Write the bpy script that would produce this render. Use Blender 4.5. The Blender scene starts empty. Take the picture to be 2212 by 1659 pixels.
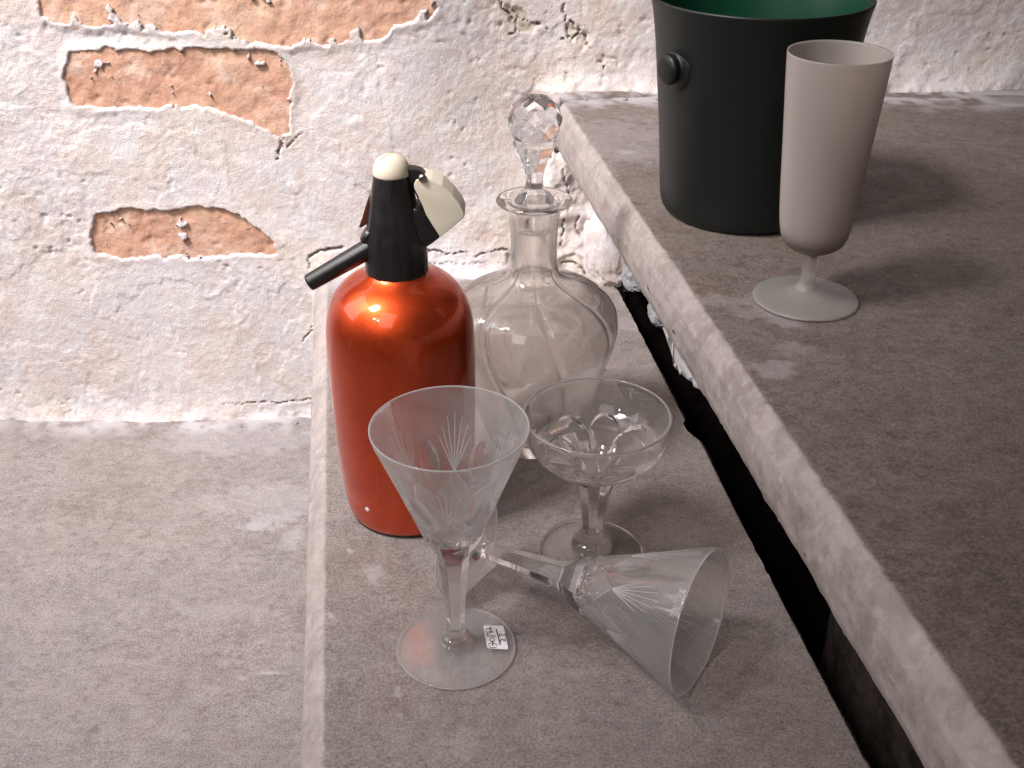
import bpy, bmesh, math, random
import numpy as np
from mathutils import Vector, Matrix
R = math.radians
S = bpy.context.scene
C = S.collection

# ------------------------------------------------------------------ camera
CAMH = .48
cam_d = bpy.data.cameras.new('camera'); cam = bpy.data.objects.new('camera', cam_d); C.objects.link(cam)
cam.location = (0, 0, CAMH); cam.rotation_euler = (R(60), 0, 0)
cam_d.sensor_width = 36; cam_d.lens = 2450/2212*36
cam_d.clip_start = .01; cam_d.clip_end = 50
S.camera = cam

# ------------------------------------------------------------------ light
S.view_settings.view_transform = 'Standard'; S.view_settings.look = 'None'
S.view_settings.exposure = 0; S.view_settings.gamma = 1
w = bpy.data.worlds.new('World'); S.world = w; w.use_nodes = True
bg = w.node_tree.nodes['Background']; bg.inputs[0].default_value = (1, .93, .90, 1); bg.inputs[1].default_value = .045

def lamp(name, kind, loc, target, energy, color=(1,1,1), **kw):
    d = bpy.data.lights.new(name, kind); o = bpy.data.objects.new(name, d); C.objects.link(o)
    d.energy = energy; d.color = color
    for k, v in kw.items(): setattr(d, k, v)
    o.location = loc
    o.rotation_euler = (Vector(target)-Vector(loc)).to_track_quat('-Z', 'Y').to_euler()
    return o
# two lamps at the left front, aimed at the wall behind the still life
lamp('key_lamp', 'SPOT', (-1.15, -.50, 1.34), (-.34, .70, -.12), 28, (1, .95, .91), shadow_soft_size=.03, spot_size=R(54), spot_blend=1)
lamp('second_lamp', 'SPOT', (-.98, -.68, 1.30), (-.30, .72, -.10), 15, (1, .955, .925), shadow_soft_size=.028, spot_size=R(52), spot_blend=1)
# strong soft light falling from high on the left along the wall
lamp('high_lamp', 'SPOT', (-1.10, .22, 1.90), (-.22, 1.13, .10), 390, (1, .965, .955), shadow_soft_size=.30, spot_size=R(43), spot_blend=1)
# added soft fill from an unseen source behind the camera at the upper left
lamp('fill_light', 'AREA', (-.55, -.75, 1.45), (-.02, .70, .05), 7, (1, .955, .93), shape='RECTANGLE', size=.75, size_y=1.1)
# soft daylight from a window on the left
lamp('window_light', 'AREA', (-1.25, .72, .95), (-.05, .80, .08), 9, (.97, .97, 1), shape='RECTANGLE', size=.8, size_y=1.0)

S.render.engine = 'CYCLES'
cy = S.cycles
cy.max_bounces = 22; cy.transmission_bounces = 20; cy.glossy_bounces = 8; cy.diffuse_bounces = 4; cy.transparent_max_bounces = 12
cy.caustics_reflective = False; cy.caustics_refractive = True
cy.sample_clamp_indirect = 5.0; cy.blur_glossy = .6
cy.use_denoising = True
try: cy.denoiser = 'OPENIMAGEDENOISE'
except Exception: pass

# ------------------------------------------------------------------ helpers
def ray(x, y):
    """viewing ray of a point measured on the photograph (2212 px wide)"""
    u = (x-1106)/2450; v = -(y-829.5)/2450; c, s = math.cos(R(30)), math.sin(R(30))
    return np.array([u, c+v*s, -s+v*c])
def on_z(x, y, z=0):
    r = ray(x, y); return np.array([0, 0, CAMH]) + (z-CAMH)/r[2]*r
def on_y(x, y, Y):
    r = ray(x, y); return np.array([0, 0, CAMH]) + Y/r[1]*r

def sstep(a, b, x):
    t = np.clip((x-a)/(b-a), 0, 1); return t*t*(3-2*t)
_rs = np.random.RandomState(7); _T = _rs.rand(64, 512, 512)[:8]
def vn(x, y, seed=0):
    T = _T[seed % 8]; o = seed*37.3
    x = x+o; y = y+o*1.7
    xi = np.floor(x).astype(int); yi = np.floor(y).astype(int); fx = x-xi; fy = y-yi
    fx = fx*fx*(3-2*fx); fy = fy*fy*(3-2*fy)
    a = T[xi & 511, yi & 511]; b = T[(xi+1) & 511, yi & 511]; c = T[xi & 511, (yi+1) & 511]; d = T[(xi+1) & 511, (yi+1) & 511]
    return (a*(1-fx)+b*fx)*(1-fy)+(c*(1-fx)+d*fx)*fy
def fbm(x, y, scale, octv=4, seed=0, gain=.5):
    s = 0; A = 1; tot = 0; f = 1/scale
    for k in range(octv):
        s = s+A*vn(x*f, y*f, seed+k); tot += A; A *= gain; f *= 2.03
    return s/tot*2-1

def grid(name, P, mat, parent=None, wrap=False, attrs=None, smooth=True, flip=False):
    """P: (rows, cols, 3)"""
    n, m = P.shape[:2]
    i = np.arange(n-1)[:, None]; j = np.arange(m if wrap else m-1)[None, :]; jn = (j+1) % m
    q = np.stack([i*m+j+0*i, i*m+jn, (i+1)*m+jn, (i+1)*m+j+0*i], -1).reshape(-1, 4)
    if flip: q = q[:, ::-1]
    me = bpy.data.meshes.new(name)
    me.vertices.add(n*m); me.vertices.foreach_set('co', P.reshape(-1).astype(np.float32))
    me.loops.add(q.size); me.loops.foreach_set('vertex_index', q.reshape(-1).astype(np.int32))
    me.polygons.add(len(q)); me.polygons.foreach_set('loop_start', (np.arange(len(q))*4).astype(np.int32))
    me.polygons.foreach_set('use_smooth', np.full(len(q), smooth))
    for k, v in (attrs or {}).items():
        a = me.attributes.new(k, 'FLOAT', 'POINT'); a.data.foreach_set('value', v.reshape(-1).astype(np.float32))
    me.update(calc_edges=True); me.validate()
    return link(name, me, mat, parent)
def link(name, me, mat, parent=None):
    o = bpy.data.objects.new(name, me); C.objects.link(o)
    if mat is not None and not me.materials: me.materials.append(mat)
    if parent is not None: o.parent = parent
    return o
def empty(name, label, cat, loc, group=None, rot=(0,0,0)):
    o = bpy.data.objects.new(name, None); C.objects.link(o); o.location = loc; o.rotation_euler = rot
    o.empty_display_size = .02
    o['label'] = label; o['category'] = cat
    if group: o['group'] = group
    return o
def structure(o, label=None, kind='structure'):
    o['kind'] = kind
    if label: o['label'] = label
    return o
def resample(pts, step):
    pts = np.array(pts, float); d = np.r_[0, np.cumsum(np.linalg.norm(np.diff(pts, axis=0), axis=1))]
    n = max(2, int(d[-1]/step)+1); t = np.linspace(0, d[-1], n)
    return np.stack([np.interp(t, d, pts[:, k]) for k in range(pts.shape[1])], 1)
def smooth_curve(pts, step, it=3):
    """Chaikin then resample; keeps the end points"""
    p = np.array(pts, float)
    for _ in range(it):
        q = np.empty((2*len(p), p.shape[1])); q[0] = p[0]; q[-1] = p[-1]
        q[1:-1:2] = p[:-1]*.75+p[1:]*.25; q[2:-1:2] = p[:-1]*.25+p[1:]*.75
        p = q
    return resample(p, step)
def lathe(name, prof, mat, parent=None, n=128, fn=None, attrs=None, flip=False):
    prof = np.array(prof, float); th = np.arange(n)/n*2*math.pi
    r = prof[:, 0][:, None]*np.ones(n)[None]; z = prof[:, 1][:, None]*np.ones(n)[None]; T = th[None]*np.ones(len(prof))[:, None]
    if fn: r, z = fn(r, z, T)
    P = np.stack([r*np.cos(T), r*np.sin(T), z], -1)
    return grid(name, P, mat, parent, wrap=True, flip=flip, attrs=attrs(r, z, T) if attrs else None)
def prism(name, poly, y0, y1, mat, parent=None, bevel=.0005, seg=3, off=(0,0,0)):
    """poly in (x, z), extruded from y0 to y1"""
    bm = bmesh.new(); a = [bm.verts.new((x-off[0], y0-off[1], z-off[2])) for x, z in poly]
    b = [bm.verts.new((x-off[0], y1-off[1], z-off[2])) for x, z in poly]
    bm.faces.new(a); bm.faces.new(b[::-1])
    for k in range(len(a)): bm.faces.new((a[k], b[k], b[(k+1) % len(a)], a[(k+1) % len(a)]))
    bmesh.ops.recalc_face_normals(bm, faces=bm.faces)
    if bevel: bmesh.ops.bevel(bm, geom=[e for e in bm.edges], offset=bevel, segments=seg, profile=.6, affect='EDGES', clamp_overlap=True)
    me = bpy.data.meshes.new(name); bm.to_mesh(me); bm.free()
    for p in me.polygons: p.use_smooth = True
    o = link(name, me, mat, parent)
    try: me.set_sharp_from_angle(angle=R(35))
    except Exception: pass
    return o
def tube(name, p0, p1, r0, r1, mat, parent=None, n=40, ends=.0006, hollow=0):
    p0 = Vector(p0); p1 = Vector(p1); L = (p1-p0).length
    prof = [(0, 0), (r0-ends, 0), (r0, ends), (r1, L-ends), (r1-ends, L)]
    if hollow: prof += [(hollow, L), (hollow, L*.6), (0, L*.6)]
    else: prof += [(0, L)]
    pr = []
    for a, b in zip(prof[:-1], prof[1:]): pr += [a, (a[0]*.98+b[0]*.02, a[1]*.98+b[1]*.02), (a[0]*.02+b[0]*.98, a[1]*.02+b[1]*.98)]
    pr.append(prof[-1])
    o = lathe(name, pr, mat, parent, n, flip=False)
    q = (p1-p0).to_track_quat('Z', 'Y'); o.matrix_local = Matrix.Translation(p0) @ q.to_matrix().to_4x4()
    return o

# ------------------------------------------------------------------ materials
class Mat:
    def __init__(s, name):
        s.m = bpy.data.materials.new(name); s.m.use_nodes = True; s.t = s.m.node_tree; s.n = s.t.nodes; s.l = s.t.links
        s.b = s.n['Principled BSDF']; s.out = s.n['Material Output']
        s.tc = s.n.new('ShaderNodeTexCoord').outputs['Object']
    def set(s, **k):
        for a, v in k.items():
            i = s.b.inputs[a.replace('_', ' ')]
            if isinstance(v, bpy.types.NodeSocket): s.l.new(v, i)
            else: i.default_value = v
        return s
    def map(s, sc):
        n = s.n.new('ShaderNodeMapping'); n.inputs['Scale'].default_value = sc if hasattr(sc, '__len__') else (sc,)*3
        s.l.new(s.tc, n.inputs[0]); return n.outputs[0]
    def noise(s, scale, detail=4, rough=.55, vec=None, dist=0):
        n = s.n.new('ShaderNodeTexNoise'); n.inputs['Scale'].default_value = scale; n.inputs['Detail'].default_value = detail
        n.inputs['Roughness'].default_value = rough; n.inputs['Distortion'].default_value = dist
        s.l.new(vec if vec else s.tc, n.inputs['Vector']); return n.outputs['Fac']
    def vor(s, scale, feat='F1', vec=None):
        n = s.n.new('ShaderNodeTexVoronoi'); n.feature = feat; n.inputs['Scale'].default_value = scale
        s.l.new(vec if vec else s.tc, n.inputs['Vector']); return n.outputs['Distance']
    def attr(s, name):
        n = s.n.new('ShaderNodeAttribute'); n.attribute_name = name; return n.outputs['Fac']
    def ramp(s, fac, stops, interp='LINEAR'):
        n = s.n.new('ShaderNodeValToRGB'); n.color_ramp.interpolation = interp; e = n.color_ramp.elements
        while len(e) < len(stops): e.new(.5)
        for k, (p, c) in enumerate(stops):
            e[k].position = p; e[k].color = (*c, 1) if hasattr(c, '__len__') else (c, c, c, 1)
        s.l.new(fac, n.inputs[0]); return n.outputs[0]
    def mix(s, fac, a, b, mode='MIX'):
        n = s.n.new('ShaderNodeMix'); n.data_type = 'RGBA'; n.blend_type = mode
        for i, v in ((0, fac), (6, a), (7, b)):
            if isinstance(v, bpy.types.NodeSocket): s.l.new(v, n.inputs[i])
            else: n.inputs[i].default_value = v if i == 0 else (*v, 1)
        return n.outputs[2]
    def math(s, op, a, b=0.):
        n = s.n.new('ShaderNodeMath'); n.operation = op
        for i, v in ((0, a), (1, b)):
            if isinstance(v, bpy.types.NodeSocket): s.l.new(v, n.inputs[i])
            else: n.inputs[i].default_value = v
        return n.outputs[0]
    def bump(s, h, strength=.5, dist=.001, prev=None):
        n = s.n.new('ShaderNodeBump'); n.inputs['Strength'].default_value = strength; n.inputs['Distance'].default_value = dist
        s.l.new(h, n.inputs['Height'])
        if prev: s.l.new(prev, n.inputs['Normal'])
        s.l.new(n.outputs[0], s.b.inputs['Normal']); return n.outputs[0]

def m_plaster():
    m = Mat('plaster')
    a = m.noise(7, 5, .6); b = m.noise(16, 6, .65, dist=.6); c = m.noise(55, 6, .7); d = m.noise(260, 4, .7)
    col = m.ramp(a, [(.30, (.76, .67, .61)), (.42, (.80, .71, .68)), (.52, (.76, .71, .74)), (.62, (.80, .71, .68)), (.72, (.77, .67, .56))])
    pink = m.ramp(b, [(.42, 0.), (.60, 1.)])
    col = m.mix(m.math('MULTIPLY', pink, .6), col, (.70, .54, .48))
    tan = m.ramp(m.noise(11, 5, .6, vec=m.map((1.3, 1, .9))), [(.56, 0.), (.70, 1.)])
    col = m.mix(m.math('MULTIPLY', tan, .45), col, (.66, .56, .45))
    lav = m.ramp(m.noise(23, 7, .7), [(.50, 0.), (.64, 1.)])
    col = m.mix(m.math('MULTIPLY', lav, .28), col, (.74, .74, .82))
    lime = m.ramp(c, [(.50, 0.), (.60, 1.)])
    col = m.mix(m.math('MULTIPLY', lime, .5), col, (.90, .87, .86))
    col = m.mix(m.ramp(d, [(.30, .30), (.42, 0.)]), col, (.55, .46, .42))
    pit_shade = m.math('MULTIPLY', m.ramp(m.vor(400), [(.14, 1.), (.22, 0.)]), m.ramp(m.noise(90, 3, .6), [(.42, 0.), (.58, .75)]))
    col = m.mix(pit_shade, col, (.42, .35, .31))  # shade of small pits put into the colour as dark specks
    col = m.mix(m.ramp(m.noise(900, 2, .7), [(.32, .25), (.44, 0.)]), col, (.60, .52, .49))
    col = m.mix(m.attr('bare'), col, (.70, .60, .50))
    col = m.mix(m.attr('crack'), col, (.27, .21, .18))
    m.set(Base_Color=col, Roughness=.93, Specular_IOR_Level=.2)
    p = m.bump(m.noise(800, 3, .8), .9, .0008); p = m.bump(m.noise(380, 5, .8), .9, .0016, p)
    p = m.bump(m.noise(130, 5, .65), .28, .0009, p)
    m.bump(m.ramp(m.vor(190), [(0., 0.), (.25, 1.)]), .25, .0006, p)
    return m.m
def m_brick():
    m = Mat('brick_clay')
    a = m.noise(14, 6, .65); b = m.noise(60, 6, .7); c = m.noise(330, 4, .7)
    col = m.ramp(a, [(.32, (.47, .245, .175)), (.46, (.57, .325, .230)), (.56, (.60, .365, .265)), (.64, (.63, .42, .29)), (.74, (.54, .32, .26))])
    col = m.mix(m.ramp(b, [(.52, 0.), (.68, .55)]), col, (.66, .42, .27))
    col = m.mix(m.ramp(m.noise(30, 7, .72), [(.50, 0.), (.66, .65)]), col, (.70, .54, .48))
    col = m.mix(m.ramp(c, [(.30, .6), (.42, 0.)]), col, (.25, .12, .07))
    m.set(Base_Color=col, Roughness=.92, Specular_IOR_Level=.2)
    p = m.bump(m.noise(300, 4, .7), .6, .0009); m.bump(m.noise(80, 5, .6), .7, .0025, p)
    return m.m
def m_slate(name='slate', tone=(1, 1, 1)):
    m = Mat(name)
    a = m.noise(6, 6, .62, dist=.4); b = m.noise(26, 8, .72, vec=m.map((1, 1.2, 1))); c = m.noise(110, 7, .75, vec=m.map((1, 1.25, 1)))
    d = m.noise(620, 4, .7)
    col = m.ramp(a, [(.30, (0.169, 0.134, 0.117)), (.45, (0.223, 0.179, 0.163)), (.56, (0.208, 0.177, 0.172)), (.70, (0.251, 0.206, 0.177))])
    col = m.mix(m.ramp(b, [(.48, 0.), (.64, .55)]), col, (0.298, 0.252, 0.231))
    col = m.mix(m.ramp(b, [(.32, .55), (.46, 0.)]), col, (0.137, 0.107, 0.095))
    col = m.mix(m.ramp(c, [(.50, 0.), (.66, .55)]), col, (0.322, 0.279, 0.264))
    col = m.mix(m.ramp(c, [(.34, .7), (.46, 0.)]), col, (0.110, 0.082, 0.072))
    col = m.mix(m.ramp(d, [(.36, .65), (.50, 0.)]), col, (0.094, 0.072, 0.064))
    col = m.mix(m.ramp(d, [(.52, 0.), (.66, .45)]), col, (.40, .35, .33))
    # pale scuffs and bright mineral specks
    sc = m.ramp(m.noise(60, 8, .85, vec=m.map((1.2, .9, 1)), dist=1.6), [(.60, 0.), (.70, .5)])
    col = m.mix(sc, col, (.50, .475, .48))
    col = m.mix(m.ramp(m.vor(230), [(.035, .7), (.075, 0.)]), col, (.66, .62, .58))
    col = m.mix(m.ramp(m.vor(120, vec=m.map((1, 1, 1.1))), [(.03, .8), (.06, 0.)]), col, (.07, .05, .045))
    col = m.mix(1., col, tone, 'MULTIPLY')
    col = m.mix(m.attr('lime'), col, (.47, .44, .46))
    edge = m.math('MULTIPLY', m.attr('edge'), m.ramp(m.noise(60, 5, .7), [(.30, .35), (.55, 1.)]))
    ecol = m.ramp(m.noise(30, 6, .6, vec=m.map((1, .5, 1))), [(.35, (.27, .228, .215)), (.48, (.345, .292, .275)), (.60, (.37, .315, .300)), (.70, (.35, .275, .240))])
    ecol = m.mix(m.ramp(m.noise(150, 5, .7), [(.50, 0.), (.64, .5)]), ecol, (.47, .42, .41))
    col = m.mix(edge, col, ecol)
    col = m.mix(m.attr('crack'), col, (.05, .04, .035))
    rough = m.ramp(m.noise(40, 5, .6), [(.35, .50), (.65, .72)])
    m.set(Base_Color=col, Roughness=rough, Specular_IOR_Level=.45)
    p = m.bump(d, .35, .0004); p = m.bump(c, .35, .0009, p); m.bump(b, .3, .0016, p)
    return m.m
def m_simple(name, col, rough=.5, **k):
    m = Mat(name); m.set(Base_Color=(*col, 1), Roughness=rough, **k); return m
def m_glass(name, tint=(1, 1, 1), ior=1.5, haze=.05, hazecol=(.95, .93, .92), dust=.25):
    """clear glass; the attribute thin (0..1) turns the thin walls into a non-bending pane, etch is cut or engraved
    matt glass plus painted glare, and a pale haze stands for dusty film and reflected light"""
    m = Mat(name); n = m.n
    g = n.new('ShaderNodeBsdfGlass'); g.inputs['Color'].default_value = (*tint, 1); g.inputs['IOR'].default_value = ior; g.inputs['Roughness'].default_value = 0
    tp = n.new('ShaderNodeBsdfTransparent'); tp.inputs[0].default_value = (*tint, 1)
    gs = n.new('ShaderNodeBsdfGlossy'); gs.inputs['Roughness'].default_value = .02
    lw = n.new('ShaderNodeLayerWeight'); lw.inputs[0].default_value = .5
    f5 = m.math('POWER', lw.outputs['Facing'], 5.); fr = m.math('ADD', m.math('MULTIPLY', f5, .75), .04)
    pn = n.new('ShaderNodeMixShader'); m.l.new(fr, pn.inputs[0]); m.l.new(tp.outputs[0], pn.inputs[1]); m.l.new(gs.outputs[0], pn.inputs[2])
    gp = n.new('ShaderNodeMixShader'); m.l.new(m.attr('thin'), gp.inputs[0]); m.l.new(g.outputs[0], gp.inputs[1]); m.l.new(pn.outputs[0], gp.inputs[2])
    d = n.new('ShaderNodeBsdfDiffuse'); d.inputs[0].default_value = (*hazecol, 1)
    t = n.new('ShaderNodeBsdfTranslucent'); t.inputs[0].default_value = (*hazecol, 1)
    dt = n.new('ShaderNodeMixShader'); dt.inputs[0].default_value = .5; m.l.new(d.outputs[0], dt.inputs[1]); m.l.new(t.outputs[0], dt.inputs[2])
    mx = n.new('ShaderNodeMixShader'); m.l.new(gp.outputs[0], mx.inputs[1]); m.l.new(dt.outputs[0], mx.inputs[2])
    f = m.ramp(m.noise(60, 6, .7), [(.3, haze*.6), (.7, haze*1.4)])
    f = m.math('ADD', f, m.math('MULTIPLY', m.math('POWER', lw.outputs['Facing'], 3.), haze*1.2))   # the pale haze thickens near the outline
    sp = m.ramp(m.vor(300), [(.03, .5), (.06, 0.)])
    f = m.math('ADD', f, m.math('MULTIPLY', sp, dust))
    f = m.math('ADD', f, m.math('MULTIPLY', m.attr('etch_glare'), .62))
    m.l.new(f, mx.inputs[0]); m.l.new(mx.outputs[0], m.out.inputs['Surface'])
    n.remove(m.b)
    return m.m

M_PL = m_plaster(); M_BR = m_brick(); M_SL = m_slate(); M_SU = m_slate('slate_brown', (.74, .70, .66)); M_SO = m_slate('slate_pale', (1.10, 1.13, 1.16))  # upper tread toned darker, lower paler: light falloff put into the stone colour

# ------------------------------------------------------------------ wall
YW = 1.057
def W2(pts): return np.array([on_y(x, y, YW)[[0, 2]] for x, y in pts])
def seg_dist(X, Z, pl):
    d = np.full(X.shape, 9.)
    for a, b in zip(pl[:-1], pl[1:]):
        ab = b-a; t = np.clip(((X-a[0])*ab[0]+(Z-a[1])*ab[1])/max(ab@ab, 1e-12), 0, 1)
        d = np.minimum(d, np.hypot(X-a[0]-t*ab[0], Z-a[1]-t*ab[1]))
    return d
def inside(X, Z, pl):
    r = np.zeros(X.shape, bool); n = len(pl)
    for k in range(n):
        a, b = pl[k], pl[(k+1) % n]
        c = ((a[1] > Z) != (b[1] > Z)) & (X < (b[0]-a[0])*(Z-a[1])/(b[1]-a[1]+1e-12)+a[0]); r ^= c
    return r
def sdf(X, Z, pl):
    d = seg_dist(X, Z, np.vstack([pl, pl[:1]])); return np.where(inside(X, Z, pl), -d, d)
bricks_px = [
 [(60,-150),(90,40),(180,58),(260,52),(340,66),(420,70),(484,76),(530,92),(560,95),(620,97),(680,93),(740,91),(800,88),(832,78),(838,60),(872,48),(922,42),(938,14),(948,-20),(960,-150)],
 [(150,118),(230,108),(320,114),(400,106),(484,108),(530,108),(590,112),(612,130),(622,150),(626,200),(624,250),(618,284),(605,293),(575,278),(530,258),(484,240),(420,226),(340,232),(250,226),(165,236),(140,170)],
 [(210,470),(280,452),(360,460),(430,448),(484,455),(500,462),(530,480),(570,505),(590,524),(597,543),(575,548),(530,548),(484,552),(430,556),(340,552),(260,560),(205,545),(198,505)]]
cracks_px = [
 ([(669,548),(674,553),(682,544),(706,540),(740,534)], .0016, .006), ([(670,548),(667,560),(672,572),(668,580)], .0014, .006),
 ([(925,540),(950,541),(965,546),(985,544),(1000,539),(1012,541)], .0013, .005), ([(1026,553),(1040,545),(1062,540),(1085,537),(1102,540)], .0012, .005),
 ([(1217,363),(1219,380),(1225,398),(1224,430),(1226,464)], .0011, .005), ([(1217,470),(1220,486),(1215,510),(1210,530)], .0010, .005),
 ([(1248,468),(1246,490),(1250,515)], .0016, .005), ([(1197,300),(1192,320),(1189,352)], .0016, .005),
 ([(1081,11),(1084,28),(1098,42),(1113,57),(1115,74),(1111,89),(1100,94)], .0011, .004),
 ([(1100,30),(1125,55),(1157,64),(1180,78),(1193,86)], .0009, .003),
 ([(1221,21),(1222,50),(1225,70),(1228,92),(1217,103)], .0010, .005), ([(1228,96),(1240,97),(1255,84),(1250,70),(1235,62)], .0015, .007),
 ([(1255,90),(1270,104),(1280,124)], .0011, .004), ([(1294,146),(1308,152),(1315,167)], .0010, .004),
 ([(604,290),(605,304),(601,322),(602,345)], .0012, .005), ([(621,316),(640,300),(657,285)], .0009, .003), ([(612,292),(608,310),(614,330)], .0008, .003),
 ([(675,706),(670,722),(655,735)], .0009, .004), ([(484,870),(540,866),(600,872),(672,860)], .0014, .002), ([(484,455),(500,462),(530,482),(572,506),(597,545)], .0012, .004),
 ([(1200,560),(1240,566),(1262,580),(1290,598)], .0014, .004), ([(840,560),(1000,566),(1090,560)], .0008, .001)]
HD = 1.5e-3
xs = np.r_[np.linspace(-2.2, -.64, 60)[:-1], np.arange(-.64, .66, HD), np.linspace(.66, 2.2, 60)[1:]]
zs = np.r_[np.linspace(-.6, -.22, 20)[:-1], np.arange(-.22, .34, HD), np.linspace(.34, 1.6, 60)[1:]]
X, Z = np.meshgrid(xs, zs)
h = .0055*fbm(X, Z, .16, 3, 1)+.0009*fbm(X, Z, .045, 3, 2)+.0003*fbm(X, Z, .014, 3, 3)+.00045*fbm(X, Z, .0042, 3, 4)
rg = sstep(-.15, .35, fbm(X, Z, .10, 3, 2)); h += rg*(.0004*fbm(X, Z, .012, 3, 1)+.0006*fbm(X, Z, .0048, 3, 6)); pits = fbm(X, Z, .007, 2, 5); h -= .0012*sstep(.50, .75, pits)*(.3+rg)
# flaked plaster skins: low terraces with a crisp edge
fl = fbm(X, Z, .085, 5, 6); h += .0007*sstep(.06, .085, fl)+.0006*sstep(.34, .36, fl)
bare = np.zeros(X.shape); crack = np.zeros(X.shape)
wx = X+.0035*fbm(X, Z, .012, 3, 2)+.0014*fbm(X, Z, .004, 2, 5); wz = Z+.0035*fbm(X, Z, .012, 3, 4)+.0014*fbm(X, Z, .004, 2, 3)
bricks = [W2(b) for b in bricks_px]
for pl, sk in zip(bricks, (.36, .12, .05)):
    s = sdf(wx, wz, pl)
    near = sstep(.012, 0, s); h = h*(1-near)+near*(h*.35+.0007)
    spk = fbm(X*1.2, Z, .014, 5, 7)+sk*np.exp(-np.abs(s)/.008)-.16
    m_in = sstep(.0020, -.0034, s)*(1-sstep(.30, .36, spk))
    h = h-m_in*(.016+.002)
patch = sdf(wx, wz, W2([(1088,22),(1120,30),(1140,52),(1165,70),(1150,88),(1122,86),(1104,60)]))
mp = sstep(.001, -.0015, patch); h -= .0022*mp; bare = np.maximum(bare, mp*.8)
patch = sdf(wx, wz, W2([(1225,68),(1262,80),(1282,108),(1270,118),(1240,104),(1226,96)])); mp = sstep(.001, -.001, patch); h -= .0025*mp; bare = np.maximum(bare, mp*.5)
patch = sdf(wx, wz, W2([(1095,548),(1180,556),(1250,545),(1285,575),(1300,600),(1240,600),(1200,585),(1100,585)])); mp = sstep(.002, -.002, patch); h -= .004*mp; bare = np.maximum(bare, mp*.5)
for pts, wd, dp in cracks_px:
    p = W2(pts); b0 = p.min(0)-.02; b1 = p.max(0)+.02
    i0, i1 = np.searchsorted(zs, (b0[1], b1[1])); j0, j1 = np.searchsorted(xs, (b0[0], b1[0]))
    sl = (slice(i0, i1), slice(j0, j1))
    d = seg_dist(wx[sl], wz[sl], p); ww = wd*.62*(.75+.6*fbm(X[sl], Z[sl], .01, 2, 3))
    c = np.exp(-(d/np.maximum(ww, 3e-4))**2); h[sl] -= dp*c; crack[sl] = np.maximum(crack[sl], sstep(.35, .95, c)*.85)
    h[sl] += .0005*np.exp(-(d/.004)**2)*(1-c)
# mortar fillets where the treads meet the wall
for zz, a, b in ((-.176, -3, -.16), (0, -.20, .10), (.18, .03, 3)):
    mk = sstep(a-.01, a+.01, X)*sstep(b+.01, b-.01, X)
    h += mk*.013*np.exp(-np.clip(Z-zz, 0, 1)/(.008+.006*vn(X/.05, Z*0+zz, 3)))*(.8+.9*fbm(X, Z, .03, 4, 1))
def push(X, Z): return .034*sstep(-.12, .055, X)*sstep(.0, .17, Z)
h -= push(X, Z)
P = np.stack([X, YW-h, Z], -1)
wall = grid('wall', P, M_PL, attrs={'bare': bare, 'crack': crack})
structure(wall, 'flaking whitewashed plaster wall with patches of bare orange brick')
for k, pl in enumerate(bricks):
    b0 = pl.min(0)-.012; b1 = pl.max(0)+.012
    bx, bz = np.meshgrid(np.arange(b0[0], b1[0], .0019), np.arange(b0[1], b1[1], .0019))
    s = sdf(bx, bz, pl)
    hh = -.0026+.0013*fbm(bx, bz, .03, 4, k+2)+.0009*fbm(bx, bz, .009, 3, k+1)-.0012*sstep(.35, .6, fbm(bx, bz, .012, 3, k+4))-.004*sstep(.002, .011, s)
    grid('brick', np.stack([bx, YW-hh+push(bx, bz), bz], -1), M_BR, wall)

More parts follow.
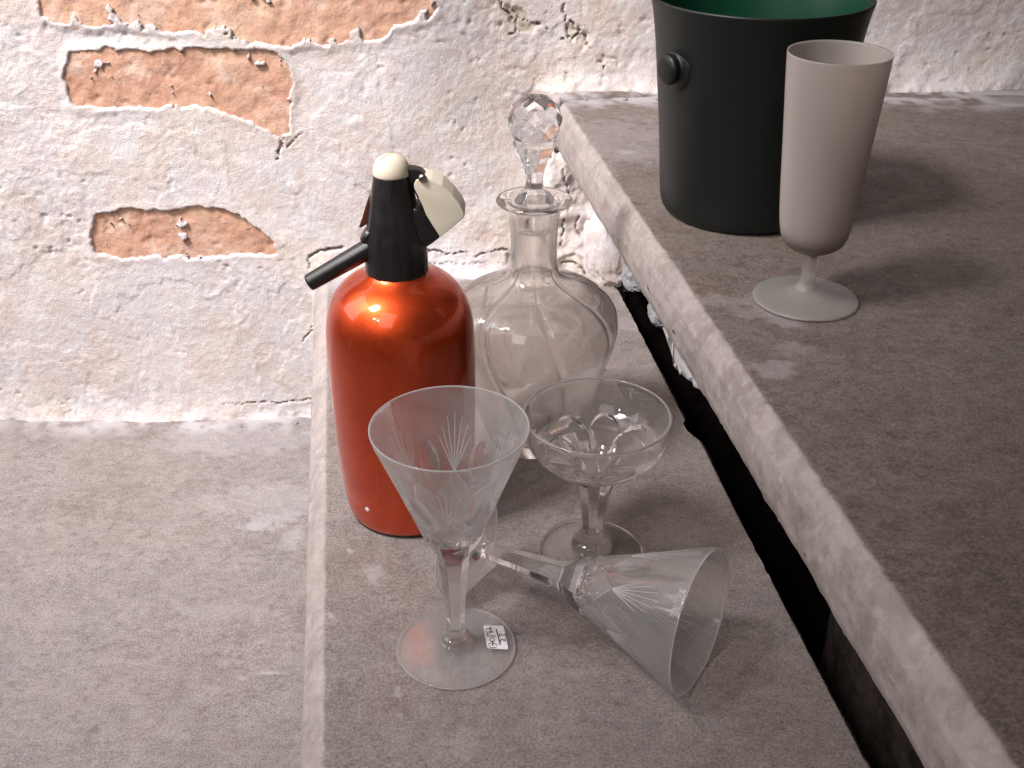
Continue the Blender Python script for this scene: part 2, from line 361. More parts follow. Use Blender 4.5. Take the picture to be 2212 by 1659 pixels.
# ------------------------------------------------------------------ stone treads
def tread(name, xe, ztop, width, label, thick=.042, y0=-.35, y1=1.09, lime=(), rear=None, crackpl=None, rows=.0024, mat=None, hang=1.):
    """xe(Y): x of the break between top and rounded nosing; the tread runs from there to +width"""
    nose = np.array([(.050, -thick), (-.0060, -thick), (-.0105, -thick+.0025), (-.0138, -.0330), (-.0146, -.0225), (-.0128, -.0125), (-.0070, -.0042), (-.0010, -.0004), (.0015, 0.)])
    nose[:, 0] = np.where(nose[:, 0] < 0, nose[:, 0]*hang, nose[:, 0]); nose = resample(nose, .0011)
    flat = np.stack([np.linspace(.004, width, int(width/.0032)), np.zeros(int(width/.0032))], 1)
    if width > 1.4: flat = np.stack([np.r_[np.linspace(.004, .75, 40)[:-1], np.arange(.75, width, .0032)], np.zeros(39+len(np.arange(.75, width, .0032)))], 1)
    elif width > .4: flat = np.stack([np.r_[np.arange(.004, .40, .0032), np.linspace(.41, width, 12)], np.zeros(len(np.arange(.004, .40, .0032))+12)], 1)
    end = np.array([(width, -.001), (width, -thick)]); 
    pr = np.vstack([nose, flat, end]); nn = len(nose)
    ys = np.arange(y0, y1, rows); Y, U = np.meshgrid(ys, pr[:, 0], indexing='ij'); Zp = np.ones_like(Y)*pr[:, 1][None]
    isn = np.zeros(Y.shape); isn[:, :nn] = 1
    X = xe(Y)+U
    wob = .0006*fbm(Y, Zp*0, .07, 3, 3)+.00035*fbm(Y, U*.5, .012, 3, 4)
    face = np.exp(-((U+.012)/.010)**2)
    X = X+wob*face*1.2; chip = 2.4*sstep(.20, .6, fbm(Y, Zp, .020, 4, 6))*np.exp(-((U)/.0050)**2)+1.2*sstep(.42, .6, fbm(Y, Zp*3, .009, 3, 2))*np.exp(-((U+.010)/.008)**2)
    Zs = ztop+Zp+.0007*fbm(X, Y, .09, 3, 1)+.00025*fbm(X, Y, .010, 3, 2)-.0011*chip
    Zs = Zs+.0009*isn*fbm(Y, U+Zp, .009, 3, 5)*np.exp(-((U+.008)/.010)**2)
    if rear is not None:      # the back edge is broken and follows its own line
        rx = rear(Y); over = X > rx; X = np.where(over, rx, X); Zs = np.where(over & (U < width), np.minimum(Zs, ztop-.00), Zs)
        X[:, -2:] = rear(Y)[:, -2:]
    edge = sstep(.0016, -.0004, U+.0010*fbm(Y, U*0, .008, 3, 2)); edge[:, -3:] *= 0
    lm = np.zeros(Y.shape)
    for cx, cy_, rx_, ry_, st in lime:
        q = np.hypot((X-cx)/rx_, (Y-cy_)/ry_)+.55*fbm(X, Y, .012, 4, 2)
        lm = np.maximum(lm, .62*st*sstep(1.05, .70, q+.5*fbm(X, Y, .004, 3, 5)))
    lm = np.maximum(lm, .75*sstep(1.005, 1.05, Y+.022*fbm(X, Y, .04, 4, 5))*sstep(-.35, .3, fbm(X, Y, .012, 4, 1)))
    ck = np.zeros(Y.shape)
    if crackpl is not None:
        for pl, wd in crackpl:
            d = seg_dist(X, Y+.002*fbm(X, Y, .01, 3, 1), pl); c = np.exp(-(d/wd)**2); Zs = Zs-.008*c; ck = np.maximum(ck, sstep(.3, .8, c))
            lm = np.maximum(lm, .7*sstep(.008, .002, np.abs(d))*(1-ck)*sstep(-.1, .3, fbm(X, Y, .01, 3, 3)))
    o = grid(name, np.stack([X, Y, Zs], -1), mat or M_SL, attrs={'edge': edge, 'lime': lm, 'crack': ck}, flip=True)
    structure(o, label); return o
def line(a, b): return lambda Y: a[0]+(b[0]-a[0])*(Y-a[1])/(b[1]-a[1])
xe_mid = line((-.1725, .943), (-.1010, .4216)); xe_right = line((.0515, 1.0147), (.1383, .4558))
xr_line = line((.1035, 1.0241), (.1765, .5257))
def xr_mid(Y):
    j = .0010*fbm(Y, Y*0, .02, 4, 2)+.0006*fbm(Y, Y*0+3, .005, 2, 3)
    notch = -.0045*sstep(.775, .768, Y)*sstep(.74, .762, Y)+.0030*sstep(.757, .735, Y)*sstep(.64, .73, Y)
    return xr_line(Y)+j+notch
def L(x, y, rx, ry, st, z=0):
    p = on_z(x, y, z); return (p[0], p[1], rx, ry, st)
tread('middle_tread', xe_mid, 0, .30, 'brown grey stone tread with pale rounded nosing that carries the bottle and clear glasses', rear=xr_mid,
      lime=[L(806,1240,.006,.012,.55), L(1385,640,.02,.02,.45), L(1370,700,.022,.02,.3), L(756,1190,.003,.003,.9), L(714,1330,.0022,.0022,1), L(1030,1370,.008,.003,.25), L(858,1500,.0005,.012,.7), L(862,1545,.0005,.006,.6), L(1260,1450,.03,.004,.15),L(1000,1610,.012,.012,.2)])
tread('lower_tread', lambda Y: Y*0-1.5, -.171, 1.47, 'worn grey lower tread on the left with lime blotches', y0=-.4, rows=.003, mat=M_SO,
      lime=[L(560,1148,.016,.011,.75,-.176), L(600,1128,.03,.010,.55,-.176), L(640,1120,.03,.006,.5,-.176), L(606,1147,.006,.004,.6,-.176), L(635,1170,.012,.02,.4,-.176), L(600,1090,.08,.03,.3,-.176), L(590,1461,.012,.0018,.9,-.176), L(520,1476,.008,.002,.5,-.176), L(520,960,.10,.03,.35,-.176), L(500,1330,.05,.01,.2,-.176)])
ck = np.array([on_z(x, y, .18)[:2] for x, y in [(1196,222),(1206,219),(1222,213),(1260,211),(1290,209),(1330,206),(1370,205),(1415,202),(1500,199),(1700,196),(2000,194)]])
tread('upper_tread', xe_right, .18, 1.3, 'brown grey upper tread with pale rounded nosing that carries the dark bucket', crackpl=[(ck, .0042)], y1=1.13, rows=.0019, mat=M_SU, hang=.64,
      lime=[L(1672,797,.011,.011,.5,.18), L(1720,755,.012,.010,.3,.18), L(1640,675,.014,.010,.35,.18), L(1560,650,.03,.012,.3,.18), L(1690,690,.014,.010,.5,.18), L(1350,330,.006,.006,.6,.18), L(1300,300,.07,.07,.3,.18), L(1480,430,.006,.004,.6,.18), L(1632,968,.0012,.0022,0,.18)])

# dark hollow behind the open risers, with rough masonry in it
m = Mat('shade_dark_masonry'); c = m.noise(40, 6, .7)
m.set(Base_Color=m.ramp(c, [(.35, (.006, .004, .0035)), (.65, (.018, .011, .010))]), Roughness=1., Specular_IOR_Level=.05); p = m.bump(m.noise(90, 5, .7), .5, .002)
M_DK = m.m  # near-black colour carries the deep shade of the gap
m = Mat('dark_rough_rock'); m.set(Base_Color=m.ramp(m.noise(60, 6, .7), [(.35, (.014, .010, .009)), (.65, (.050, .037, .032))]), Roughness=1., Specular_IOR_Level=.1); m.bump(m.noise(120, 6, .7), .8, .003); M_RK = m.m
def quad_prism(name, pts, z0, z1, mat):
    bm = bmesh.new(); a = [bm.verts.new((x, y, z0)) for x, y in pts]; b = [bm.verts.new((x, y, z1)) for x, y in pts]
    bm.faces.new(a[::-1]); bm.faces.new(b)
    for k in range(len(a)): bm.faces.new((a[k], a[(k+1) % len(a)], b[(k+1) % len(a)], b[k]))
    bmesh.ops.recalc_face_normals(bm, faces=bm.faces)
    me = bpy.data.meshes.new(name); bm.to_mesh(me); bm.free(); return link(name, me, mat)
def xl(Y, d): return (float(xr_line(Y))+d, Y)
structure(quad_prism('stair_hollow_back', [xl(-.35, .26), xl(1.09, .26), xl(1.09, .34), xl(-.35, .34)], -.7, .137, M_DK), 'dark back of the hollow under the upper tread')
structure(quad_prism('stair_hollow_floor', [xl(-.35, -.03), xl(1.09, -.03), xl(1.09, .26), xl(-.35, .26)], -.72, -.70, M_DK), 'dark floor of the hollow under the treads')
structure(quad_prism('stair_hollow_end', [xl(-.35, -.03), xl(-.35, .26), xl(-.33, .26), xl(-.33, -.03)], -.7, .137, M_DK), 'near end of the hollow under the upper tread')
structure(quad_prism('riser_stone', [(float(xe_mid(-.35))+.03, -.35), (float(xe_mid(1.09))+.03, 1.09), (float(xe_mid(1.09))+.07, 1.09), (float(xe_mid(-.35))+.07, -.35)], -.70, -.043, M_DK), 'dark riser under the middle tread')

structure(quad_prism('hollow_shade_sheet', [xl(1.034, .016), xl(1.034, .30), xl(1.05, .30), xl(1.05, .016)], -.7, .134, M_DK), 'near-black sheet added over the wall as shade in the gap under the upper tread')  # added dark sheet stands for shade, covering lit plaster in the gap
structure(quad_prism('side_shade_sheet', [xl(1.034, -.06), xl(1.034, .014), xl(1.05, .014), xl(1.05, -.06)], -.7, -.046, M_DK), 'near-black sheet added over the wall as shade below the back edge of the middle tread')  # second added dark sheet, shade under the tread's back edge
def lump(name, loc, size, mat, seed, sub=5, amp=.25, rot=0):
    bm = bmesh.new(); bmesh.ops.create_icosphere(bm, subdivisions=sub, radius=1)
    me = bpy.data.meshes.new(name); bm.to_mesh(me); bm.free()
    n = len(me.vertices); v = np.empty(n*3); me.vertices.foreach_get('co', v); v = v.reshape(-1, 3)
    f = 1+amp*fbm(v[:, 0]+v[:, 2]*.7+5, v[:, 1]-v[:, 2]*.6, .9, 5, seed, .6)+amp*.5*np.abs(fbm(v[:, 1]+3, v[:, 2]+v[:, 0]*.5, .45, 4, seed+1))
    f = np.minimum(f, 1.0+.15*fbm(v[:, 2], v[:, 0], .6, 3, seed+2))+.05*fbm(v[:, 0]+v[:, 1], v[:, 2]-v[:, 1], .16, 4, seed+3)+.03*sstep(.1, .15, fbm(v[:, 0]-v[:, 1], v[:, 2], .5, 4, seed+4))
    v = np.sign(v)*np.abs(v)**.85*f[:, None]*np.array(size)
    me.vertices.foreach_set('co', v.reshape(-1))
    for p in me.polygons: p.use_smooth = True
    z = np.zeros(n)
    for k in ('bare', 'crack'):
        a = me.attributes.new(k, 'FLOAT', 'POINT'); a.data.foreach_set('value', z.astype(np.float32))
    o = link(name, me, mat); o.location = loc; o.rotation_euler = (0, 0, rot); return o
mg = Mat('grey_mortar'); mg.set(Base_Color=mg.ramp(mg.noise(50, 5, .7), [(.35, (.20, .20, .215)), (.65, (.36, .345, .35))]), Roughness=.95)
pp = mg.bump(mg.noise(260, 4, .7), .8, .0012); mg.bump(mg.noise(90, 5, .7), .9, .003, pp); M_MO = mg.m
def thing(o, label, cat, group=None):
    o['label'] = label; o['category'] = cat
    if group: o['group'] = group
    return o
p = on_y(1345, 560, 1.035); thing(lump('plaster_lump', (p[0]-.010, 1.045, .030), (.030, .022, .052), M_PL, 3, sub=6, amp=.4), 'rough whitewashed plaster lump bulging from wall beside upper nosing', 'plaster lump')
p = on_y(1362, 650, 1.0); thing(lump('rubble_stone', (p[0]+.010, 1.014, p[2]+.020), (.018, .015, .014), M_MO, 5, sub=6, amp=.5), 'grey mortar rubble at the top end of the dark gap', 'rubble')
p = on_y(1395, 680, .96); thing(lump('rubble_stone', (p[0]+.017, .965, p[2]), (.014, .020, .012), M_MO, 11, sub=6, amp=.5), 'grey rubble chunk clinging under the upper nosing in the dark gap', 'rubble')
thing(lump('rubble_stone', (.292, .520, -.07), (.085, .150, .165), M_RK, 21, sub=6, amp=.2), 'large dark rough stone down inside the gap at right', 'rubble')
# torn white flake hanging under the upper nosing
fp = [(1418,705),(1428,735),(1436,752),(1439,768),(1437,778),(1441,779),(1444,789),(1449,788),(1453,797),(1459,798),(1462,806),(1469,806),(1472,814),(1480,816),(1483,822),(1500,836),(1508,838),(1508,800),(1480,745),(1445,690)]
f3 = [on_z(x, y, .137)[:2] for x, y in fp]
bm = bmesh.new(); a = [bm.verts.new((x+.0042, y, .1360+.002*math.sin(k*2.1))) for k, (x, y) in enumerate(f3)]; b = [bm.verts.new((x+.0047, y, .1345+.002*math.sin(k*2.1))) for k, (x, y) in enumerate(f3)]
bm.faces.new(a); bm.faces.new(b[::-1])
for k in range(len(a)): bm.faces.new((a[k], b[k], b[(k+1) % len(a)], a[(k+1) % len(a)]))
bmesh.ops.recalc_face_normals(bm, faces=bm.faces); me = bpy.data.meshes.new('mortar_flake'); bm.to_mesh(me); bm.free()
thing(link('mortar_flake', me, m_simple('chalky_mortar', (.36, .34, .34), .95).m), 'torn jagged white mortar flake sticking out under the upper nosing', 'mortar flake')

# ------------------------------------------------------------------ soda siphon
SX, SY = -.073, .66
def sp(x, y, Y=SY): q = on_y(x, y, Y); return (q[0]-SX, q[2])
m = Mat('orange_lacquer')
c = m.ramp(m.noise(30, 5, .6), [(.35, (.62, .062, .015)), (.65, (.70, .084, .018))])
c = m.mix(m.ramp(m.noise(420, 3, .6), [(.60, 0.), (.74, .35)]), c, (.75, .22, .08))
# worn freckles near the shoulder, and small nicks
wr = m.math('MULTIPLY', m.ramp(m.noise(170, 5, .75), [(.60, 0.), (.66, 1.)]), m.ramp(m.noise(22, 3, .5), [(.54, 0.), (.66, 1.)]))
c = m.mix(m.math('MULTIPLY', wr, .6), c, (.30, .03, .015))
c = m.mix(m.ramp(m.noise(210, 3, .6, vec=m.map((1.6, 1.6, .05))), [(.70, 0.), (.74, .45)]), c, (.80, .42, .30))
m.set(Base_Color=c, Metallic=.93, Roughness=m.ramp(m.noise(45, 5, .6), [(.35, .38), (.65, .46)]), Coat_Weight=.75, Coat_Roughness=.035, Coat_IOR=1.5)
m.bump(m.noise(14, 3, .5), .10, .004); M_OR = m.m
m = Mat('black_bakelite')
m.set(Base_Color=m.mix(m.ramp(m.noise(60, 5, .7, vec=m.map((1, 1, .25))), [(.5, 0.), (.75, .6)]), (.010, .008, .009), (.035, .028, .030)), Roughness=m.ramp(m.noise(80, 5, .7, vec=m.map((1, 1, .3))), [(.35, .26), (.65, .48)]), Specular_IOR_Level=.55)
m.bump(m.noise(35, 3, .5, vec=m.map((1, 1, .3))), .12, .002); M_BK = m.m
m = Mat('cream_plastic')
m.set(Base_Color=m.mix(m.attr('slot'), m.mix(m.ramp(m.noise(40, 4, .6), [(.4, 0.), (.7, .5)]), (.84, .73, .59), (.78, .65, .50)), (.55, .30, .08)), Roughness=.38, Subsurface_Weight=.25, Subsurface_Radius=(.010, .006, .003), Subsurface_Scale=.5)  # tan in the cap slot is its shade put into the colour
M_CR = m.m
M_ST = m_simple('dull_steel', (.45, .42, .38), .32, Metallic=1.).m
M_BN = m_simple('brown_bakelite', (.10, .028, .018), .3).m
siphon = empty('soda_siphon', 'orange metallic soda siphon bottle with black head and cream lever', 'soda siphon', (SX, SY, 0))
body = [(0, .0016), (.030, .0016), (.0345, .0006), (.0398, .0012), (.0423, .0042), (.0436, .010), (.0446, .018), (.0462, .035), (.0474, .060), (.0482, .085), (.0486, .110), (.0488, .128), (.0484, .141), (.0470, .152), (.0438, .162), (.0385, .1705), (.0310, .1765), (.0240, .1800), (.0195, .1830), (.0178, .187), (.0178, .192), (0, .192)]
pr = smooth_curve(body, .0012, 3)
lathe('bottle_body', pr, M_OR, siphon, 160)
lathe('base_ring', smooth_curve([(.030, .0008), (.0345, 0), (.0402, .0002), (.0414, .0018), (.0408, .0030)], .0006, 2), M_BK, siphon, 128)
col = [(.0150, .1790), (.0186, .1783), (.0196, .1790), (.0199, .1805), (.0198, .190), (.0194, .2000), (.0187, .2065), (.0170, .2145), (.0150, .2250), (.0125, .2385), (.0112, .2455), (.0108, .2467), (.0100, .2470), (0, .2472)]
def ribs(r, z, T):     # the moulded head is faintly twelve-sided
    k = .00012*np.cos(12*T)*sstep(.245, .235, z); return r*(1)+k, z
lathe('head', resample(col, .0010), M_BK, siphon, 144, fn=ribs)
def capf(r, z, T):
    return r, z-.0013*slot(r, T)
def slot(r, T):
    x = r*np.cos(T); y = r*np.sin(T); d = np.abs(x*.67-y*.74+.0009); a = x*.74+y*.67
    return np.exp(-(d/.00055)**2)*sstep(-.0085, -.0075, a)*sstep(.0040, .0030, a)
cap = lathe('cap', smooth_curve([(.0112, .2462), (.0115, .2470), (.0114, .2495), (.0104, .2528), (.0082, .2560), (.0045, .2581), (0, .2586)], .00025, 3), M_CR, siphon, 256, fn=capf, attrs=lambda r, z, T: {'slot': slot(r, T)})
a = sp(672, 597); b = sp(800, 505)
tube('spout', (b[0]+.006, -.004, b[1]-.004), (a[0], -.010, a[1]), .0066, .0055, M_BK, siphon, hollow=.0036)
tube('spout_collar', (b[0]+.009, -.003, b[1]-.0062), (b[0]-.0035, -.0045, b[1]+.0025), .0072, .0060, M_BK, siphon, ends=.0015)
def c3(x, y): return ((850+x/2.765)*.7373, (400+y/2.765)*.7373)
# cartridge stub on the right
stub = [sp(*c3(x, y)) for x, y in [(1000,540),(1052,545),(1115,600),(1172,680),(1226,770),(1165,818),(1108,857),(1000,800)]]
prism('cartridge_stub', stub, -.0095, .0095, M_BK, siphon, bevel=.0042, seg=5)
# hinge block and lever
hinge = [sp(*c3(x, y)) for x, y in [(930,244),(965,244),(1010,248),(1062,262),(1100,300),(1062,345),(1068,420),(1042,500),(1010,430),(960,330)]]
prism('hinge_block', hinge, -.0045, .0045, M_BK, siphon, bevel=.0010)
cheek = [sp(*c3(x, y)) for x, y in [(1222,768),(1165,680),(1110,590),(1075,500),(1042,430),(1016,380),(1013,345),(1028,312),(1060,299),(1100,300),(1150,312),(1235,352),(1320,432),(1380,510),(1410,568),(1416,595),(1400,622),(1340,672),(1280,722)]]
LV = bmesh.new()
def add_prism(bm, poly, y0, y1, bev):
    vs = [bm.verts.new((x, y0, z)) for x, z in poly]; ws = [bm.verts.new((x, y1, z)) for x, z in poly]
    fs = [bm.faces.new(vs), bm.faces.new(ws[::-1])]
    for k in range(len(vs)): fs.append(bm.faces.new((vs[k], ws[k], ws[(k+1) % len(vs)], vs[(k+1) % len(vs)])))
    bmesh.ops.recalc_face_normals(bm, faces=fs)
    ed = list({e for f in fs for e in f.edges}); bmesh.ops.bevel(bm, geom=ed, offset=bev, segments=3, profile=.6, affect='EDGES', clamp_overlap=True)
add_prism(LV, cheek, -.0095, -.0078, .0005); add_prism(LV, cheek, .0078, .0095, .0005)
outer = np.array(cheek[8:19]); nrm = np.zeros_like(outer)
tn = np.gradient(outer, axis=0); nrm = np.stack([-tn[:, 1], tn[:, 0]], 1); nrm /= np.linalg.norm(nrm, axis=1)[:, None]
cen = np.array(cheek).mean(0); sg = np.sign(((cen-outer)*nrm).sum(1)); inner = outer+nrm*sg[:, None]*.0017
out2 = outer-nrm*sg[:, None]*.0003
add_prism(LV, [tuple(q) for q in out2]+[tuple(q) for q in inner[::-1]], -.0088, .0088, .0006)
me = bpy.data.meshes.new('lever'); LV.to_mesh(me); LV.free()
for q in me.polygons: q.use_smooth = True
me.set_sharp_from_angle(angle=R(40))
link('lever', me, M_CR, siphon)
pv = sp(*c3(1075, 340), SY-.0095)
o = tube('pivot_screw', (pv[0], -.0093, pv[1]), (pv[0], -.0110, pv[1]), .0027, .0024, M_ST, siphon, hollow=.0011)
tab = [sp(*c3(x, y)) for x, y in [(640,470),(625,520),(600,600),(578,680),(556,736),(566,742),(610,720),(640,690)]]
prism('trigger_guard', tab, .000, .007, M_BN, siphon, bevel=.0006)
# paint nick near the foot of the bottle
nick = Mat('bare_primer'); nick.set(Base_Color=(.75, .70, .68, 1), Roughness=.6)
bm = bmesh.new(); q = on_y(788, 1087, .62); th0 = math.atan2(q[1]-SY, q[0]-SX)
random.seed(4); ring = []
for k in range(11):
    a_ = k/11*2*math.pi; rr = .0024*(.35+.8*random.random()); zz = .0235+rr*math.sin(a_)*1.2; tt = math.atan2(-.0375, -.0245)+rr*math.cos(a_)/.0447
    rad = float(np.interp(zz, pr[(pr[:, 1] < .15) & (pr[:, 0] > .03), 1], pr[(pr[:, 1] < .15) & (pr[:, 0] > .03), 0]))+.00012
    ring.append(bm.verts.new((rad*math.cos(tt), rad*math.sin(tt), zz)))
bm.faces.new(ring); me = bpy.data.meshes.new('paint_chip'); bm.to_mesh(me); bm.free(); link('paint_chip', me, nick.m, siphon)

# ------------------------------------------------------------------ decanter
M_GD = m_glass('old_smoky_glass', (.996, .990, .980), 1.5, .014)
M_GC = m_glass('cut_crystal', (.99, .99, .99), 1.5, .05)
DX, DY = .0155, .748
dec = empty('decanter', 'clear glass decanter with swelling ribbed body and flat lip behind the coupe', 'decanter', (DX, DY, 0), rot=(0, 0, R(11)))
outer = [(0, .0006), (.026, .0006), (.0300, 0), (.0325, .0010), (.0345, .0050), (.0385, .018), (.0450, .038), (.0530, .060), (.0590, .078), (.0620, .092), (.0622, .103), (.0602, .112), (.0552, .1200), (.0455, .1265), (.0340, .1315), (.0250, .1358), (.0195, .1392), (.0170, .1460), (.0163, .160), (.0168, .172), (.0180, .1850), (.0190, .1915), (.0225, .1936), (.0262, .1948), (.0270, .1960), (.0262, .1971), (.0240, .1974)]
inner = [(.0190, .1970), (.0154, .1952), (.0142, .190), (.0136, .172), (.0134, .157), (.0146, .145), (.0185, .1370), (.0270, .1320), (.0360, .1285), (.0470, .1225), (.0560, .1140), (.0596, .1030), (.0592, .092), (.0560, .078), (.0497, .060), (.0420, .039), (.0350, .020), (.0290, .011), (.0120, .0085), (0, .0080)]
prf = np.vstack([smooth_curve(outer, .0011, 2), smooth_curve(inner, .0011, 2)])
no = len(smooth_curve(outer, .0011, 2)); NS = 7
def decf(r, z, T):
    f = sstep(.012, .045, z)*sstep(.147, .128, z)
    f2 = sstep(.004, .03, z)*sstep(.150, .132, z)
    tw = T*NS + 5.0*(z-.07)/.14     # ribs lean a little
    lobe = np.abs(np.cos(tw/2)); crease = np.exp(-((1-np.abs(np.sin(tw/2)))/.020))
    g = np.zeros_like(r)
    g[:no] = -.0011*crease[:no]*f[:no]*np.clip(r[:no]/.03, 0, 1.4)
    g[no:] = -.0016*crease[no:]*f2[no:]*np.clip(r[no:]/.03, 0, 1.3)
    g[:no] += .0016*(lobe[:no]-.6)*f[:no]; g[no:] += .0014*(lobe[no:]-.6)*f[no:]
    return np.maximum(r+g, 0), z
def decat(r, z, T):
    tw = T*NS + 5.0*(z-.07)/.14; crease = np.exp(-((1-np.abs(np.sin(tw/2)))/.030))*sstep(.012, .045, z)*sstep(.147, .128, z)
    return {'thin': .34*sstep(.008, .016, z)*sstep(.190, .182, z)*(1-.9*crease)*(1-.55*sstep(.125, .140, z)*sstep(.160, .140, z)), 'etch_glare': np.zeros_like(r)}
lathe('bottle_body', prf, M_GD, dec, 384, fn=decf, attrs=decat)
# stopper: a cut bulb on a fluted neck, its plug inside the bottle's neck (8 rows of facets)
def make_stopper(parent):
    # support function of a faceted convex bulb: rows of tangent planes
    planes = []
    for k, el in enumerate([-30, -14, 8, 30, 51, 71]):
        for i in range(9):
            az = (i+.5*(k % 2))/9*2*math.pi; e = R(el); planes.append((math.cos(e)*math.cos(az), math.cos(e)*math.sin(az), math.sin(e), .0176))
    planes = np.array(planes)
    bm = bmesh.new(); bmesh.ops.create_cube(bm, size=.08)
    c0 = Vector((0, 0, .2525))
    bmesh.ops.translate(bm, verts=bm.verts, vec=c0)
    for px, py, pz, d in planes:
        n_ = Vector((px, py, pz*1.0)); co = c0+n_*d
        res = bmesh.ops.bisect_plane(bm, geom=bm.verts[:]+bm.edges[:]+bm.faces[:], plane_co=co, plane_no=n_, clear_outer=True)
        eds = [e for e in res['geom_cut'] if isinstance(e, bmesh.types.BMEdge)]
        bmesh.ops.edgeloop_fill(bm, edges=eds)
    # open the bottom where the fluted neck takes over
    res = bmesh.ops.bisect_plane(bm, geom=bm.verts[:]+bm.edges[:]+bm.faces[:], plane_co=(0, 0, .2410), plane_no=(0, 0, -1), clear_outer=True)
    bmesh.ops.recalc_face_normals(bm, faces=bm.faces)
    ca = [f for f in bm.faces if f.normal.z < -.99]; bmesh.ops.delete(bm, geom=ca, context='FACES')
    low = [v.co for v in bm.verts if abs(v.co.z-.2410) < 1e-5]; 
    me = bpy.data.meshes.new('bulb'); bm.to_mesh(me); bm.free()
    rmax = max(math.hypot(v.x, v.y) for v in low) if low else .0115
    return me, rmax
stp = bpy.data.objects.new('stopper', None)
bulb_me, rjoin = make_stopper(None)
st_prof = [(rjoin*1.0, .2411), (.0146, .2370), (.0124, .2300), (.0090, .2235), (.0066, .2170), (.0057, .2110), (.0062, .2065), (.0090, .2030), (.0118, .1995), (.0136, .1975), (.0138, .1955), (.0116, .1935), (.0112, .180), (.0108, .1745), (.0098, .1735), (0, .1735)]
def stf(r, z, T):
    n = 8; a = (T % (2*math.pi/n))-math.pi/n; poly = math.cos(math.pi/n)/np.cos(a)
    f = sstep(.1955, .1985, z)*sstep(.2413, .239, z); return r*(1-f+f*poly*1.03), z
sn = lathe('stopper', resample(st_prof, .0007), M_GC, dec, 256, fn=stf, flip=True)
bulb = link('bulb', bulb_me, M_GC, sn)
bpy.data.objects.remove(stp)

# ------------------------------------------------------------------ cut wine glasses
M_GW = m_glass('cut_wine_glass', (.997, .993, .99), 1.5, .060)
NW = 720
w_inner = smooth_curve([(0, .0830), (.0060, .0836), (.0104, .0865), (.0140, .0925), (.0196, .1040), (.0286, .1250), (.0360, .1410), (.0408, .1525), (.0420, .1570)], .0006, 2)
w_rim = [(.0422, .1578), (.0426, .1581), (.0430, .1578)]
w_outer = resample([(.0430, .1570), (.0418, .1525), (.0374, .1410), (.0311, .1250), (.0232, .1040), (.0182, .0900), (.0148, .0810), (.0118, .0752), (.0094, .0722)], .0004)
w_stem = smooth_curve([(.0094, .0722), (.0088, .0700), (.0079, .0620), (.0066, .0480), (.0056, .0340), (.0052, .0210), (.0052, .0140), (.0060, .0118)], .0006, 2)
w_foot = smooth_curve([(.0060, .0118), (.0086, .0104), (.0088, .0088), (.0082, .0074), (.0120, .0060), (.0200, .0040), (.0290, .0028), (.0345, .0021), (.0360, .0013), (.0352, .0002), (.0320, .0004), (.0200, .0018), (0, .0030)], .0006, 2)
def polyr(T, n, ph=0):
    a = ((T+ph) % (2*math.pi/n))-math.pi/n; return math.cos(math.pi/n)/np.cos(a)
def wcut(r, z, T):
    """depth of the cut decoration and how rough it is, on the outer cone"""
    dep = np.zeros_like(r); et = np.zeros_like(r); rep = 2*math.pi/6
    a = ((T+rep/2) % rep)-rep/2; s = a*r                       # arc position from a fan axis
    for ang, ln in ((-40, .024), (-27, .029), (-14, .033), (-1, .035), (12, .033), (25, .029), (38, .024)):
        ca, sa = math.cos(R(ang*.62)), math.sin(R(ang*.62)); u = (z-.1105)*ca+s*sa; v = (z-.1105)*sa-s*ca
        g = np.exp(-(v/(.00030*np.clip(1.25-u/ln, .2, 1)+.00006))**2)*sstep(0, .001, u)*sstep(ln, ln*.9, u)
        dep = np.maximum(dep, .00028*g); et = np.maximum(et, g)
    b = (T % rep)-rep/2; sb = b*r                              # thumbprints between the fans
    q = (sb/.0060)**2+((z-.1190)/.0115)**2; lens = np.clip(1-q, 0, 1); dep = np.maximum(dep, .0017*lens**.7)
    # band of small hatched diamonds under the fans
    hb = sstep(.0900, .0915, z)*sstep(.1100, .1085, z)*sstep(.0105, .0085, np.abs(s)+np.abs(z-.1000)*.9)
    k = 2*math.pi/.0019; dd = .5+.5*np.cos((z+s)*k); de = .5+.5*np.cos((z-s)*k); hat = np.maximum(dd**4, de**4)
    dep = np.maximum(dep, .0007*hb*hat); et = np.maximum(et, .35*hb*hat)
    mitre = np.exp(-((np.abs(s)+np.abs(z-.1000)*.9-.0100)/.0006)**2)*sstep(.088, .092, z)*sstep(.1125, .109, z); dep = np.maximum(dep, .0011*mitre)
    # ring of short wedge flutes at the root of the bowl
    wf = np.abs(np.cos(9*T))**3*sstep(.0868, .0885, z)*sstep(.0975, .0945, z); dep = np.maximum(dep, .0009*wf)
    return dep, et
def wfn_outer(r, z, T):
    dep, et = wcut(r, z, T); f = sstep(.0900, .0885, z); pf = polyr(T, 6, R(-31))
    return (r-dep)*(1-f+f*pf*1.06), z
def wfn_stem(r, z, T):
    f = sstep(.0118, .0140, z); pf = polyr(T, 6, R(-31)); return r*(1-f+f*pf*1.07), z
def wattr(r, z, T):
    dep, et = wcut(r, z, T); e = et*sstep(.088, .09, z)
    return {'etch_glare': e, 'thin': .80*sstep(.106, .134, z)*(1-np.clip(dep/.0006, 0, 1)*.9*(1-et))*sstep(.1575, .1560, z)}
def zero(r, z, T): return {'etch_glare': .10*sstep(.0100, .0140, r)+.30*sstep(.0348, .0354, r), 'thin': .75*sstep(.0074, .0060, z)*sstep(.0350, .0335, r)}  # glare on the foot and its bright edge painted as pale haze
